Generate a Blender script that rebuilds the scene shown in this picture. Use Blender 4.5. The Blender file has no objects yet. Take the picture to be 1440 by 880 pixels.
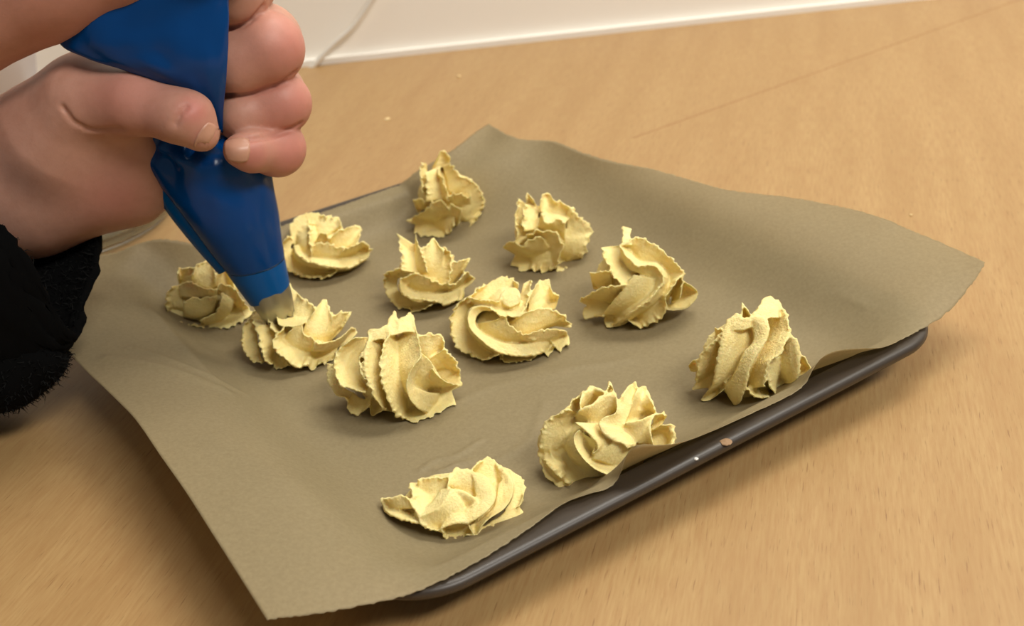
import bpy, bmesh, math, random
import numpy as np
from mathutils import Vector, Matrix
import openvdb as vdb

# ------------------------------------------------------------------ camera
F_PX, PITCH, ROLL, CAM_Z = 1600.0, math.radians(28.3), math.radians(-5.7), 0.243
RIM_Z = 0.019
C = bpy.context.scene.collection
SC = bpy.context.scene
FWD = np.array([0, math.cos(PITCH), -math.sin(PITCH)])
UP0 = np.array([0, math.sin(PITCH), math.cos(PITCH)])
RT0 = np.array([1.0, 0, 0])
CR = math.cos(ROLL) * RT0 + math.sin(ROLL) * UP0
CU = -math.sin(ROLL) * RT0 + math.cos(ROLL) * UP0
CPOS = np.array([0, 0, CAM_Z])

cd = bpy.data.cameras.new('camera')
cam = bpy.data.objects.new('camera', cd)
C.objects.link(cam)
cd.sensor_width = 36.0
cd.lens = F_PX / 1440.0 * 36.0
cd.clip_start = 0.01
m = Matrix(((CR[0], CU[0], -FWD[0], CPOS[0]), (CR[1], CU[1], -FWD[1], CPOS[1]), (CR[2], CU[2], -FWD[2], CPOS[2]), (0, 0, 0, 1)))
cam.matrix_world = m
cd.dof.use_dof = True
cd.dof.focus_distance = 0.40
cd.dof.aperture_fstop = 15.0
SC.camera = cam

# ------------------------------------------------------------------ world, lamps, exposure
SC.view_settings.view_transform = 'Standard'
SC.view_settings.look = 'None'
SC.view_settings.gamma = 1.0
SC.view_settings.use_curve_mapping = False
SC.view_settings.exposure = 0.0
w = bpy.data.worlds.new('world'); SC.world = w; w.use_nodes = True
w.node_tree.nodes['Background'].inputs[0].default_value = (1.0, 0.97, 0.93, 1)
w.node_tree.nodes['Background'].inputs[1].default_value = 0.18

def area(name, loc, target, sx, sy, power, col):
    l = bpy.data.lights.new(name, 'AREA'); l.shape = 'RECTANGLE'; l.size = sx; l.size_y = sy
    l.energy = power; l.color = col
    o = bpy.data.objects.new(name, l); C.objects.link(o); o.location = loc
    d = Vector(target) - Vector(loc)
    o.rotation_euler = d.to_track_quat('-Z', 'Y').to_euler()
    return o
LC = (1, .965, .90)
area('ceiling_and_fill_light', (0.60, 0.75, 1.5), (0.60, 0.75, 0), 1.1, 0.3, 18, LC)
area('ceiling_and_fill_light', (0.15, 1.1, 1.75), (0.15, 1.1, 0), 1.1, 0.3, 8, LC)
area('ceiling_and_fill_light', (0.85, -0.45, 1.4), (0.35, 0.55, 0), 1.1, 0.3, 24, LC)  # fill lamp tilted in from behind the camera, added to brighten the wall

# ------------------------------------------------------------------ helpers
def ray(px, py):
    return FWD + (px - 720) / F_PX * CR - (py - 440) / F_PX * CU
def at(px, py, z):
    d = ray(px, py)
    return CPOS + d * ((z - CAM_Z) / d[2])
Y0 = at(385, 440, 0.022)[1]
def vp(px, py, dy=0.0):                        # dy in mm: away from the camera
    d = ray(px, py)
    return CPOS + d * ((Y0 + dy * 1e-3) / d[1])
def mpp(p):                                     # metres per pixel at a world point
    return float((p - CPOS) @ FWD) / F_PX
def lin(r, g, b):
    f = lambda c: (c / 255 / 12.92) if c / 255 <= .04045 else ((c / 255 + .055) / 1.055) ** 2.4
    return (f(r), f(g), f(b), 1)

def mesh_obj(name, verts, faces, mat=None, parent=None, smooth=True):
    me = bpy.data.meshes.new(name)
    me.from_pydata([tuple(v) for v in verts], [], [tuple(f) for f in faces])
    me.validate(); me.update()
    if smooth:
        me.polygons.foreach_set('use_smooth', [True] * len(me.polygons))
    o = bpy.data.objects.new(name, me); C.objects.link(o)
    if mat: me.materials.append(mat)
    if parent: o.parent = parent
    return o
def empty(name, loc=(0, 0, 0)):
    o = bpy.data.objects.new(name, None); C.objects.link(o); o.location = loc
    o.empty_display_size = 0.01
    return o
def tag(o, label=None, cat=None, group=None, kind=None):
    if label: o['label'] = label
    if cat: o['category'] = cat
    if group: o['group'] = group
    if kind: o['kind'] = kind
    return o
def under(o, parent):                           # parent a mesh built in world coordinates
    o.parent = parent
    o.matrix_parent_inverse = Matrix.Translation(-Vector(parent.location))
    return o
def grid_faces(nr, nc, close_c=False, flip=False):
    r = np.arange(nr - 1)[:, None]; c = np.arange(nc if close_c else nc - 1)[None, :]
    c2 = (c + 1) % nc
    a = r * nc + c; b = r * nc + c2; d = (r + 1) * nc + c2; e = (r + 1) * nc + c
    f = np.stack([a, b, d, e], -1).reshape(-1, 4)
    return f[:, ::-1].tolist() if flip else f.tolist()
def catmull(pts, n):
    P = np.array(pts, float); k = len(P)
    ext = np.vstack([2 * P[0] - P[1], P, 2 * P[-1] - P[-2]])
    t = np.linspace(0, k - 1, n); i = np.minimum(t.astype(int), k - 2); f = (t - i)[:, None]
    p0, p1, p2, p3 = ext[i], ext[i + 1], ext[i + 2], ext[i + 3]
    return .5 * (2 * p1 + (p2 - p0) * f + (2 * p0 - 5 * p1 + 4 * p2 - p3) * f ** 2 + (3 * p1 - p0 - 3 * p2 + p3) * f ** 3)
def by_length(pts, n):                          # resample a polyline evenly by length
    P = np.array(pts, float)
    s = np.r_[0, np.cumsum(np.linalg.norm(np.diff(P, axis=0), axis=1))]
    t = np.linspace(0, s[-1], n)
    return np.stack([np.interp(t, s, P[:, k]) for k in range(P.shape[1])], 1)
def noise1(n, step, rng):                       # smooth 1-d noise in -1..1
    k = max(2, int(n / step) + 2); c = rng.uniform(-1, 1, k)
    t = np.linspace(0, k - 1.001, n); i = t.astype(int); f = t - i; f = f * f * (3 - 2 * f)
    return c[i] * (1 - f) + c[i + 1] * f

# ------------------------------------------------------------------ materials
class NT:
    def __init__(self, name):
        self.m = bpy.data.materials.new(name); self.m.use_nodes = True
        self.t = self.m.node_tree; self.b = self.t.nodes['Principled BSDF']
        self.out = self.t.nodes['Material Output']
    def n(self, typ, **kw):
        x = self.t.nodes.new(typ)
        for k, v in kw.items():
            if hasattr(x, k): setattr(x, k, v)
            else: x.inputs[k.replace('_', ' ')].default_value = v
        return x
    def l(self, a, b): self.t.links.new(a, b)
    def coord(self, scale=(1, 1, 1), rot=(0, 0, 0), src='Object'):
        tc = self.n('ShaderNodeTexCoord'); mp = self.n('ShaderNodeMapping')
        mp.inputs['Scale'].default_value = scale; mp.inputs['Rotation'].default_value = rot
        self.l(tc.outputs[src], mp.inputs['Vector']); return mp.outputs[0]
    def noise(self, vec, scale, detail=4, rough=.55, dist=0):
        x = self.n('ShaderNodeTexNoise'); x.inputs['Scale'].default_value = scale
        x.inputs['Detail'].default_value = detail; x.inputs['Roughness'].default_value = rough
        x.inputs['Distortion'].default_value = dist
        self.l(vec, x.inputs['Vector']); return x.outputs['Fac']
    def ramp(self, fac, stops):
        x = self.n('ShaderNodeValToRGB'); e = x.color_ramp.elements
        e[0].position, e[0].color = stops[0]; e[1].position, e[1].color = stops[-1]
        for p, c in stops[1:-1]:
            q = e.new(p); q.color = c
        self.l(fac, x.inputs[0]); return x.outputs[0]
    def mix(self, fac, a, b, mode='MIX'):
        x = self.n('ShaderNodeMix'); x.data_type = 'RGBA'; x.blend_type = mode
        for s, v in ((x.inputs[0], fac), (x.inputs[6], a), (x.inputs[7], b)):
            if hasattr(v, 'is_output') or hasattr(v, 'links'): self.l(v, s)
            else: s.default_value = v
        return x.outputs[2]
    def bump(self, h, strength=.3, dist=.001, normal=None):
        x = self.n('ShaderNodeBump'); x.inputs['Strength'].default_value = strength
        x.inputs['Distance'].default_value = dist
        self.l(h, x.inputs['Height'])
        if normal: self.l(normal, x.inputs['Normal'])
        self.l(x.outputs[0], self.b.inputs['Normal']); return x.outputs[0]
    def set(self, **kw):
        for k, v in kw.items():
            self.b.inputs[k.replace('_', ' ')].default_value = v
        return self
BW = lambda v: (v, v, v, 1)

def plain(name, col, rough=.5, **kw):
    t = NT(name); t.set(Base_Color=col, Roughness=rough, **kw); return t.m

def mat_wood():
    t = NT('beech_veneer')
    a = math.radians(17.0)
    v = t.coord((1, 1, 1), (0, 0, a))
    def st(sx, sy):
        mp = t.n('ShaderNodeMapping'); mp.inputs['Scale'].default_value = (sx, sy, 1); t.l(v, mp.inputs['Vector']); return mp.outputs[0]
    big = t.noise(st(7, 1.6), 1.0, 3, .5, .6)
    mid = t.noise(st(60, 6), 1.0, 4, .6, .3)
    fine = t.noise(st(900, 70), 1.0, 3, .6)
    pores = t.noise(st(1500, 95), 1.0, 2, .5)
    c = t.ramp(big, [(.3, lin(171, 136, 88)), (.55, lin(177, 144, 94)), (.75, lin(171, 133, 87))])
    c = t.mix(.5, c, t.ramp(mid, [(.3, lin(163, 127, 81)), (.6, lin(183, 150, 101))]))
    c = t.mix(t.ramp(fine, [(.35, BW(.0)), (.7, BW(.65))]), c, lin(162, 121, 76))
    c = t.mix(t.ramp(pores, [(.62, BW(0)), (.76, BW(.65))]), c, lin(122, 84, 50))
    t.l(c, t.b.inputs['Base Color'])
    t.set(Roughness=.42)
    t.b.inputs['Specular IOR Level'].default_value = .35
    t.bump(fine, .12, .0003)
    return t.m

def mat_dough():
    t = NT('piped_biscuit_dough')
    v = t.coord()
    n1 = t.noise(v, 160, 5, .65); n2 = t.noise(v, 900, 3, .6); n3 = t.noise(v, 420, 2, .5)
    c = t.ramp(n1, [(.3, lin(235, 212, 140)), (.7, lin(242, 226, 161))])
    c = t.mix(t.ramp(n3, [(.74, BW(0)), (.80, BW(.6))]), c, lin(190, 148, 80))
    t.l(c, t.b.inputs['Base Color'])
    t.set(Roughness=.62)
    t.b.inputs['Specular IOR Level'].default_value = .25
    t.b.inputs['Subsurface Weight'].default_value = .25
    t.b.inputs['Subsurface Radius'].default_value = (1.0, .6, .22)
    t.b.inputs['Subsurface Scale'].default_value = .0028
    t.bump(n2, .5, .0006)
    return t.m

def mat_paper():
    t = NT('brown_baking_paper')
    v = t.coord()
    n1 = t.noise(v, 14, 4, .6); n2 = t.noise(v, 700, 4, .7); n3 = t.noise(v, 60, 4, .6)
    c = t.ramp(n1, [(.3, lin(182, 166, 128)), (.7, lin(190, 174, 136))])
    c = t.mix(.35, c, t.ramp(n2, [(.3, lin(166, 151, 115)), (.7, lin(203, 187, 149))]))
    t.l(c, t.b.inputs['Base Color'])
    t.set(Roughness=.52)
    t.b.inputs['Specular IOR Level'].default_value = .35
    b1 = t.bump(n3, .22, .0012)
    tr = t.n('ShaderNodeBsdfTranslucent'); t.l(c, tr.inputs['Color'])
    mx = t.n('ShaderNodeMixShader'); mx.inputs[0].default_value = .48
    t.l(t.b.outputs[0], mx.inputs[1]); t.l(tr.outputs[0], mx.inputs[2])
    cl_ = t.n('ShaderNodeBsdfTransparent'); cl_.inputs[0].default_value = lin(240, 225, 190)
    m2 = t.n('ShaderNodeMixShader'); m2.inputs[0].default_value = .10
    t.l(mx.outputs[0], m2.inputs[1]); t.l(cl_.outputs[0], m2.inputs[2]); t.l(m2.outputs[0], t.out.inputs['Surface'])
    return t.m

def mat_tray():
    t = NT('dark_nonstick_coating')
    v = t.coord(); n = t.noise(v, 900, 3, .6); n2 = t.noise(v, 25, 4, .6)
    t.l(t.ramp(n2, [(.3, lin(54, 46, 38)), (.7, lin(64, 55, 46))]), t.b.inputs['Base Color'])
    t.set(Roughness=.40); t.b.inputs['Specular IOR Level'].default_value = .5
    t.bump(n, .1, .0003)
    return t.m

def mat_skin():
    t = NT('skin')
    v = t.coord(); n1 = t.noise(v, 45, 4, .6); n2 = t.noise(v, 900, 4, .65); n3 = t.noise(v, 260, 3, .6)
    at_ = t.n('ShaderNodeAttribute'); at_.attribute_name = 'blush'
    c = t.ramp(n1, [(.3, lin(186, 137, 116)), (.7, lin(198, 150, 130))])
    c = t.mix(at_.outputs['Fac'], c, lin(196, 112, 104))
    c = t.mix(t.ramp(n3, [(.45, BW(0)), (.75, BW(.22))]), c, lin(166, 114, 92))
    t.l(c, t.b.inputs['Base Color'])
    t.set(Roughness=.48); t.b.inputs['Specular IOR Level'].default_value = .35
    t.b.inputs['Subsurface Weight'].default_value = .18
    t.b.inputs['Subsurface Radius'].default_value = (1.0, .35, .2)
    t.b.inputs['Subsurface Scale'].default_value = .004
    t.bump(n2, .18, .0004)
    return t.m

def mat_bag(name, col, trans, rough):
    t = NT(name)
    t.set(Base_Color=col, Roughness=rough)
    t.b.inputs['Specular IOR Level'].default_value = .32
    v = t.coord(); n = t.noise(v, 60, 3, .5, .5); t.bump(n, .12, .003)
    tr = t.n('ShaderNodeBsdfTranslucent'); tr.inputs['Color'].default_value = col
    mx = t.n('ShaderNodeMixShader'); mx.inputs[0].default_value = trans
    t.l(t.b.outputs[0], mx.inputs[1]); t.l(tr.outputs[0], mx.inputs[2]); t.l(mx.outputs[0], t.out.inputs['Surface'])
    return t.m

def mat_wall():
    t = NT('painted_wall'); v = t.coord(); n = t.noise(v, 3, 3, .5); n2 = t.noise(v, 250, 3, .6)
    t.l(t.ramp(n, [(.3, lin(246, 240, 228)), (.7, lin(249, 244, 234))]), t.b.inputs['Base Color'])
    t.set(Roughness=.8); t.bump(n2, .05, .001); return t.m

def mat_glass():
    t = NT('clear_glass')
    t.set(Base_Color=(.88, .97, .99, 1), Roughness=.06, IOR=1.46)
    t.b.inputs['Transmission Weight'].default_value = 1.0
    return t.m

M_WOOD, M_DOUGH, M_PAPER, M_TRAY, M_SKIN, M_WALL = mat_wood(), mat_dough(), mat_paper(), mat_tray(), mat_skin(), mat_wall()
M_BAG = mat_bag('blue_plastic_bag', lin(0, 64, 128), .09, .22)
M_BAGTHIN = mat_bag('blue_plastic_single_layer', lin(0, 112, 190), .45, .24)
M_BAGTIP = mat_bag('blue_plastic_over_metal', lin(0, 84, 150), .10, .28)
M_STEEL = plain('brushed_steel', lin(170, 165, 150), .38, Metallic=.9)
M_FLEECE = plain('black_fleece', lin(9, 9, 9), 1.0, Specular_IOR_Level=.08)
M_FIBRE = plain('black_fleece_fibre', lin(22, 22, 21), .9, Specular_IOR_Level=.1)
M_NAIL = plain('fingernail', lin(196, 146, 122), .38)
M_WHITE = plain('white_plastic', lin(225, 224, 232), .25)
M_TRIM = plain('white_sealant', lin(245, 240, 230), .5)
M_SEAM = plain('dark_veneer_joint', lin(160, 119, 78), .7)
M_FLOOR = plain('grey_vinyl', lin(120, 115, 108), .6)
M_GLASS = mat_glass()
M_CABLE = plain('greyish_white_cable', lin(232, 226, 214), .5)

# ------------------------------------------------------------------ room: table, wall, floor
wa, wb = at(440, 92, 0), at(1290, 0, 0)
wdir = (wb - wa) / np.linalg.norm(wb - wa); wang = math.atan2(wdir[1], wdir[0])
wnrm = np.array([-wdir[1], wdir[0], 0])
def slab(name, o, du, dv, u0, u1, v0, v1, z0, z1, mat, parent=None):
    P = lambda u, v, z: o + du * u + dv * v + np.array([0, 0, z])
    vs = [P(u0, v0, z0), P(u1, v0, z0), P(u1, v1, z0), P(u0, v1, z0), P(u0, v0, z1), P(u1, v0, z1), P(u1, v1, z1), P(u0, v1, z1)]
    fs = [(3, 2, 1, 0), (4, 5, 6, 7), (0, 1, 5, 4), (1, 2, 6, 5), (2, 3, 7, 6), (3, 0, 4, 7)]
    return mesh_obj(name, vs, fs, mat, parent, smooth=False)
wa0 = np.array([wa[0], wa[1], 0])
wall = slab('wall_back', wa0, wdir, wnrm, -1.6, 1.9, 0.004, 0.12, -.73, 2.2, M_WALL); tag(wall, kind='structure')
trim = slab('trim_1', wa0, wdir, wnrm, -1.6, 1.9, -.0015, .0045, -.0002, .0045, M_TRIM); tag(trim, kind='structure')
floor = slab('floor', np.zeros(3), RT0, np.array([0, 1., 0]), -2, 2.2, -1.6, 1.6, -.76, -.73, M_FLOOR); tag(floor, kind='structure')
table = empty('table', (0, .35, -.73))
tag(table, 'beech veneer table standing against the cream wall, under the baking tray', 'table')
under(slab('tabletop', wa0, wdir, wnrm, -.75, 1.0, -.95, .0035, -.026, 0, M_WOOD), table)
for u, v in ((-.69, -.89), (.94, -.89), (-.69, -.07), (.94, -.07)):
    under(slab('leg', wa0, wdir, wnrm, u - .02, u + .02, v - .02, v + .02, -.73, -.0262, M_TRAY), table)
ja, jb = at(1432, 0, 0), at(890, 194, 0)
jd = (jb - ja) / np.linalg.norm(jb - ja); jn = np.array([-jd[1], jd[0], 0])
jl = float(np.linalg.norm(jb - ja))
under(slab('veneer_joint', np.array([ja[0], ja[1], 0]), jd, jn, -.15, jl, -.0005, .0005, -.001, .00012, M_SEAM), table)

# ------------------------------------------------------------------ baking tray
n1, n2 = at(700, 795, RIM_Z), at(1300, 482, RIM_Z)
tu = (n2 - n1) / np.linalg.norm(n2 - n1); tv = np.array([-tu[1], tu[0], 0])
cl, crn = at(530, 860, RIM_Z), at(1335, 450, RIM_Z)
u0 = (cl - n1) @ tu; u1 = (crn - n1) @ tu
f1, f2 = at(400, 311, RIM_Z), at(550, 263, RIM_Z)
TW = float(((f1 - n1) @ tv + (f2 - n1) @ tv) / 2); TL = float(u1 - u0)
TO = n1 + tu * u0; TO = np.array([TO[0], TO[1], 0.0])
def tray_uv(P): d = P - TO; return d @ tu, d @ tv
PROFILE = [(24, 3.0), (22, 3.4), (20.5, 4.6), (14.0, 15.6), (12.3, 17.6), (10, 18.5), (5, 19.4), (2.4, 20.0), (.8, 19.8), (0, 18.8), (-.1, 17.6), (.5, 16.4), (1.8, 15.9), (3.2, 16.4), (9, 17.0), (12.5, 15.2), (19, 1.6), (21, .3), (24, 0.0)]
def tray_height(P):                             # upper surface of the tray below a point (m)
    a, b = tray_uv(P)
    R = .028
    qx = np.abs(a - TL / 2) - (TL / 2 - R); qy = np.abs(b - TW / 2) - (TW / 2 - R)
    sd = np.hypot(np.maximum(qx, 0), np.maximum(qy, 0)) + np.minimum(np.maximum(qx, qy), 0) - R
    inset = -sd * 1e3
    pr = PROFILE[:9][::-1]
    h = np.interp(inset, [-.01] + [p[0] for p in pr], [0] + [p[1] for p in pr]) * 1e-3
    return h, inset * 1e-3
def build_tray():
    nc = 14; rings = []
    for ins, z in PROFILE:
        R = max(.004, .028 - ins * 1e-3 * .85); i = ins * 1e-3; pts = []
        for (cx, cy, a0) in ((TL - i - R, i + R, -90), (TL - i - R, TW - i - R, 0), (i + R, TW - i - R, 90), (i + R, i + R, 180)):
            for k in range(nc + 1):
                t = math.radians(a0 + 90 * k / nc)
                pts.append(TO + tu * (cx + R * math.cos(t)) + tv * (cy + R * math.sin(t)) + np.array([0, 0, z * 1e-3]))
        rings.append(pts)
    n = len(rings[0]); vs = [p for r in rings for p in r]
    fs = grid_faces(len(rings), n, True)
    fs.append(list(range(n))); fs.append([(len(rings) - 1) * n + k for k in range(n)][::-1])
    o = mesh_obj('baking_tray', vs, fs, M_TRAY)
    bm = bmesh.new(); bm.from_mesh(o.data); bmesh.ops.recalc_face_normals(bm, faces=bm.faces); bm.to_mesh(o.data); bm.free()
    for p in o.data.polygons:
        if len(p.vertices) > 4: p.use_smooth = False
    return tag(o, 'shallow dark grey nonstick baking tray with a rolled rim, lying on the table', 'tray')
build_tray()

# ------------------------------------------------------------------ baking paper
NEAR = [(375, 870, 27), (430, 864, 26), (500, 853, 24), (570, 838, 21.5), (620, 818, 20.8), (680, 785, 20.4), (740, 745, 20.4), (790, 709, 20.5), (825, 695, 21), (852, 688, 20.6), (868, 676, 22),
        (876, 655, 27), (886, 634, 32), (902, 626, 34), (930, 627, 30), (962, 622, 26), (1000, 607, 23.5), (1060, 579, 21.5), (1110, 556, 21), (1132, 540, 22), (1143, 520, 26), (1158, 502, 28.5), (1182, 493, 28),
        (1215, 491, 25), (1245, 488, 22), (1285, 468, 21), (1325, 444, 22.5), (1360, 408, 26), (1386, 370, 30)]
FARE = [(98, 392, 30), (132, 364, 31), (171, 355, 31.5), (199, 342, 33), (227, 337, 33), (254, 340, 30), (300, 348, 22), (350, 344, 16), (400, 328, 15.5), (480, 301, 15.5), (540, 277, 16.5), (560, 262, 20), (586, 241, 27), (631, 214, 34), (672, 184, 39), (688, 175, 40)]
LEFT = [(375, 870, 27), (340, 815, 29), (300, 752, 31), (262, 692, 32), (225, 640, 32), (200, 603, 31), (182, 580, 30), (150, 548, 29), (118, 518, 28), (93, 488, 27), (84, 455, 27), (86, 420, 28), (98, 392, 30)]
RIGHT = [(1386, 370, 30), (1340, 349, 30), (1280, 324, 31), (1200, 297, 33), (1150, 284, 34), (1110, 277, 34), (1030, 268, 34), (990, 258, 34), (930, 241, 34), (880, 231, 34), (830, 219, 35), (785, 200, 38), (760, 198, 37), (735, 197, 37), (712, 189, 39), (688, 175, 40)]
def build_paper():
    NU, NV = 300, 260
    rng = np.random.default_rng(4)
    def curve(lst, n):
        return by_length(catmull([at(x, y, z * 1e-3) for x, y, z in lst], 600), n)
    N, Fr, Lf, Rt = curve(NEAR, NU), curve(FARE, NU), curve(LEFT, NV), curve(RIGHT, NV)
    u = np.linspace(0, 1, NU)[None, :, None]; v = np.linspace(0, 1, NV)[:, None, None]
    P = (1 - v) * N[None] + v * Fr[None] + (1 - u) * Lf[:, None] + u * Rt[:, None] - ((1 - u) * (1 - v) * N[0] + u * (1 - v) * N[-1] + (1 - u) * v * Fr[0] + u * v * Fr[-1])
    ze = P[..., 2].copy()
    h, ins = tray_height(P)
    h = h + np.where(ins > 0, .0006, 0)
    # distance (m) of each grid point from the nearest paper edge, and that edge's height
    vv = np.arange(NV)[:, None]; uu = np.arange(NU)[None, :]
    dU, dV = .30 / NU, .28 / NV
    dist = [vv * dV + 0 * uu, (NV - 1 - vv) * dV + 0 * uu, uu * dU + 0 * vv, (NU - 1 - uu) * dU + 0 * vv]
    eh = [N[None, :, 2] - h[0][None], Fr[None, :, 2] - h[-1][None], Lf[:, None, 2] - h[:, 0][:, None], Rt[:, None, 2] - h[:, -1][:, None]]
    out = [1.0 if k else .55 for k in range(4)]
    # inside: floor sheet that climbs to the rim; beyond the rim the sheet stays up
    base = np.where(ins > 0, h, RIM_Z + .001)
    eb = [base[0][None], base[-1][None], base[:, 0][:, None], base[:, -1][:, None]]
    z = base.copy(); wsum = 0
    lam = [.011, .024, .040, .040]
    num = 0
    for d, e, hh, l in zip(dist, [N[None, :, 2], Fr[None, :, 2], Lf[:, None, 2], Rt[:, None, 2]], eb, lam):
        g = np.exp(-(d / l) ** 2)
        num = num + g * (e - hh + 0 * d); wsum = wsum + g
    z = z + num / np.maximum(1, wsum)
    z[0] = N[:, 2]; z[-1] = Fr[:, 2]; z[:, 0] = Lf[:, 2]; z[:, -1] = Rt[:, 2]
    # gentle waves and creases of handled paper
    a, b = tray_uv(P)
    z += .0006 * np.sin(a * 70 + 2 * np.sin(b * 40)) * np.clip(ins / .02, 0, 1) ** 0 * .5
    zs = z.copy()
    for _ in range(160):
        q = zs.copy()
        q[1:-1, 1:-1] = (zs[:-2, 1:-1] + zs[2:, 1:-1] + zs[1:-1, :-2] + zs[1:-1, 2:]) / 4
        zs = q
    low = np.where(ins > 0, h, 0)
    zs = np.maximum(zs, low)
    for _ in range(6):
        q = zs.copy()
        q[1:-1, 1:-1] = (zs[:-2, 1:-1] + zs[2:, 1:-1] + zs[1:-1, :-2] + zs[1:-1, 2:]) / 4
        zs = np.maximum(q, low)
    # sharp little creases of handled paper
    for pts_, hgt, wd in (([(590, 655), (612, 640), (640, 634), (676, 612)], .0007, .0011), ([(598, 684), (604, 664), (640, 648), (664, 640)], .0006, .0010), ([(602, 650), (622, 656), (640, 646)], .0005, .001),
            ([(170, 566), (240, 574), (330, 588)], .0009, .003), ([(200, 545), (270, 560), (345, 572)], .0007, .002), ([(150, 470), (230, 478), (290, 500)], .0010, .005), ([(120, 440), (180, 420), (250, 430)], .0012, .006),
            ([(1180, 318), (1290, 360), (1330, 372)], .0007, .0016), ([(1040, 300), (1150, 345), (1240, 390)], .0008, .006), ([(562, 266), (580, 274), (604, 288)], .0012, .0014), ([(720, 520), (800, 512), (880, 500)], .0006, .003),
            ([(640, 560), (700, 535), (790, 520)], .0006, .003), ([(330, 700), (420, 740), (520, 800)], .0006, .006), ([(760, 215), (800, 250), (840, 290)], .0008, .006), ([(700, 640), (745, 610), (765, 560)], .0005, .002)):
        q_ = by_length(catmull([at(x, y, .006) for x, y in pts_], 60), 40)
        dd = np.full(a.shape, 9.0)
        for w_ in q_: dd = np.minimum(dd, np.hypot(P[..., 0] - w_[0], P[..., 1] - w_[1]))
        zs = zs + hgt * np.exp(-(dd / wd) ** 2)
    P[..., 2] = zs
    # saw-toothed cut edges
    for row, nxt in ((0, 1), (-1, -2)):
        d = P[row] - P[nxt]; d /= np.linalg.norm(d, axis=1)[:, None]
        P[row] += d * (rng.uniform(-.0004, .0004, NU))[:, None]
    d = P[:, -1] - P[:, -2]; d /= np.linalg.norm(d, axis=1)[:, None]
    P[:, -1] += d * rng.uniform(-.0004, .0004, NV)[:, None]
    o = mesh_obj('baking_paper', P.reshape(-1, 3), grid_faces(NV, NU), M_PAPER)
    md = o.modifiers.new('thickness', 'SOLIDIFY'); md.thickness = .00012; md.offset = 1
    return tag(o, 'sheet of brown baking paper lining the tray, its edges curling over the rim', 'paper')
build_paper()

# ------------------------------------------------------------------ piped biscuits
FLOOR_Z = .0045
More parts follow.
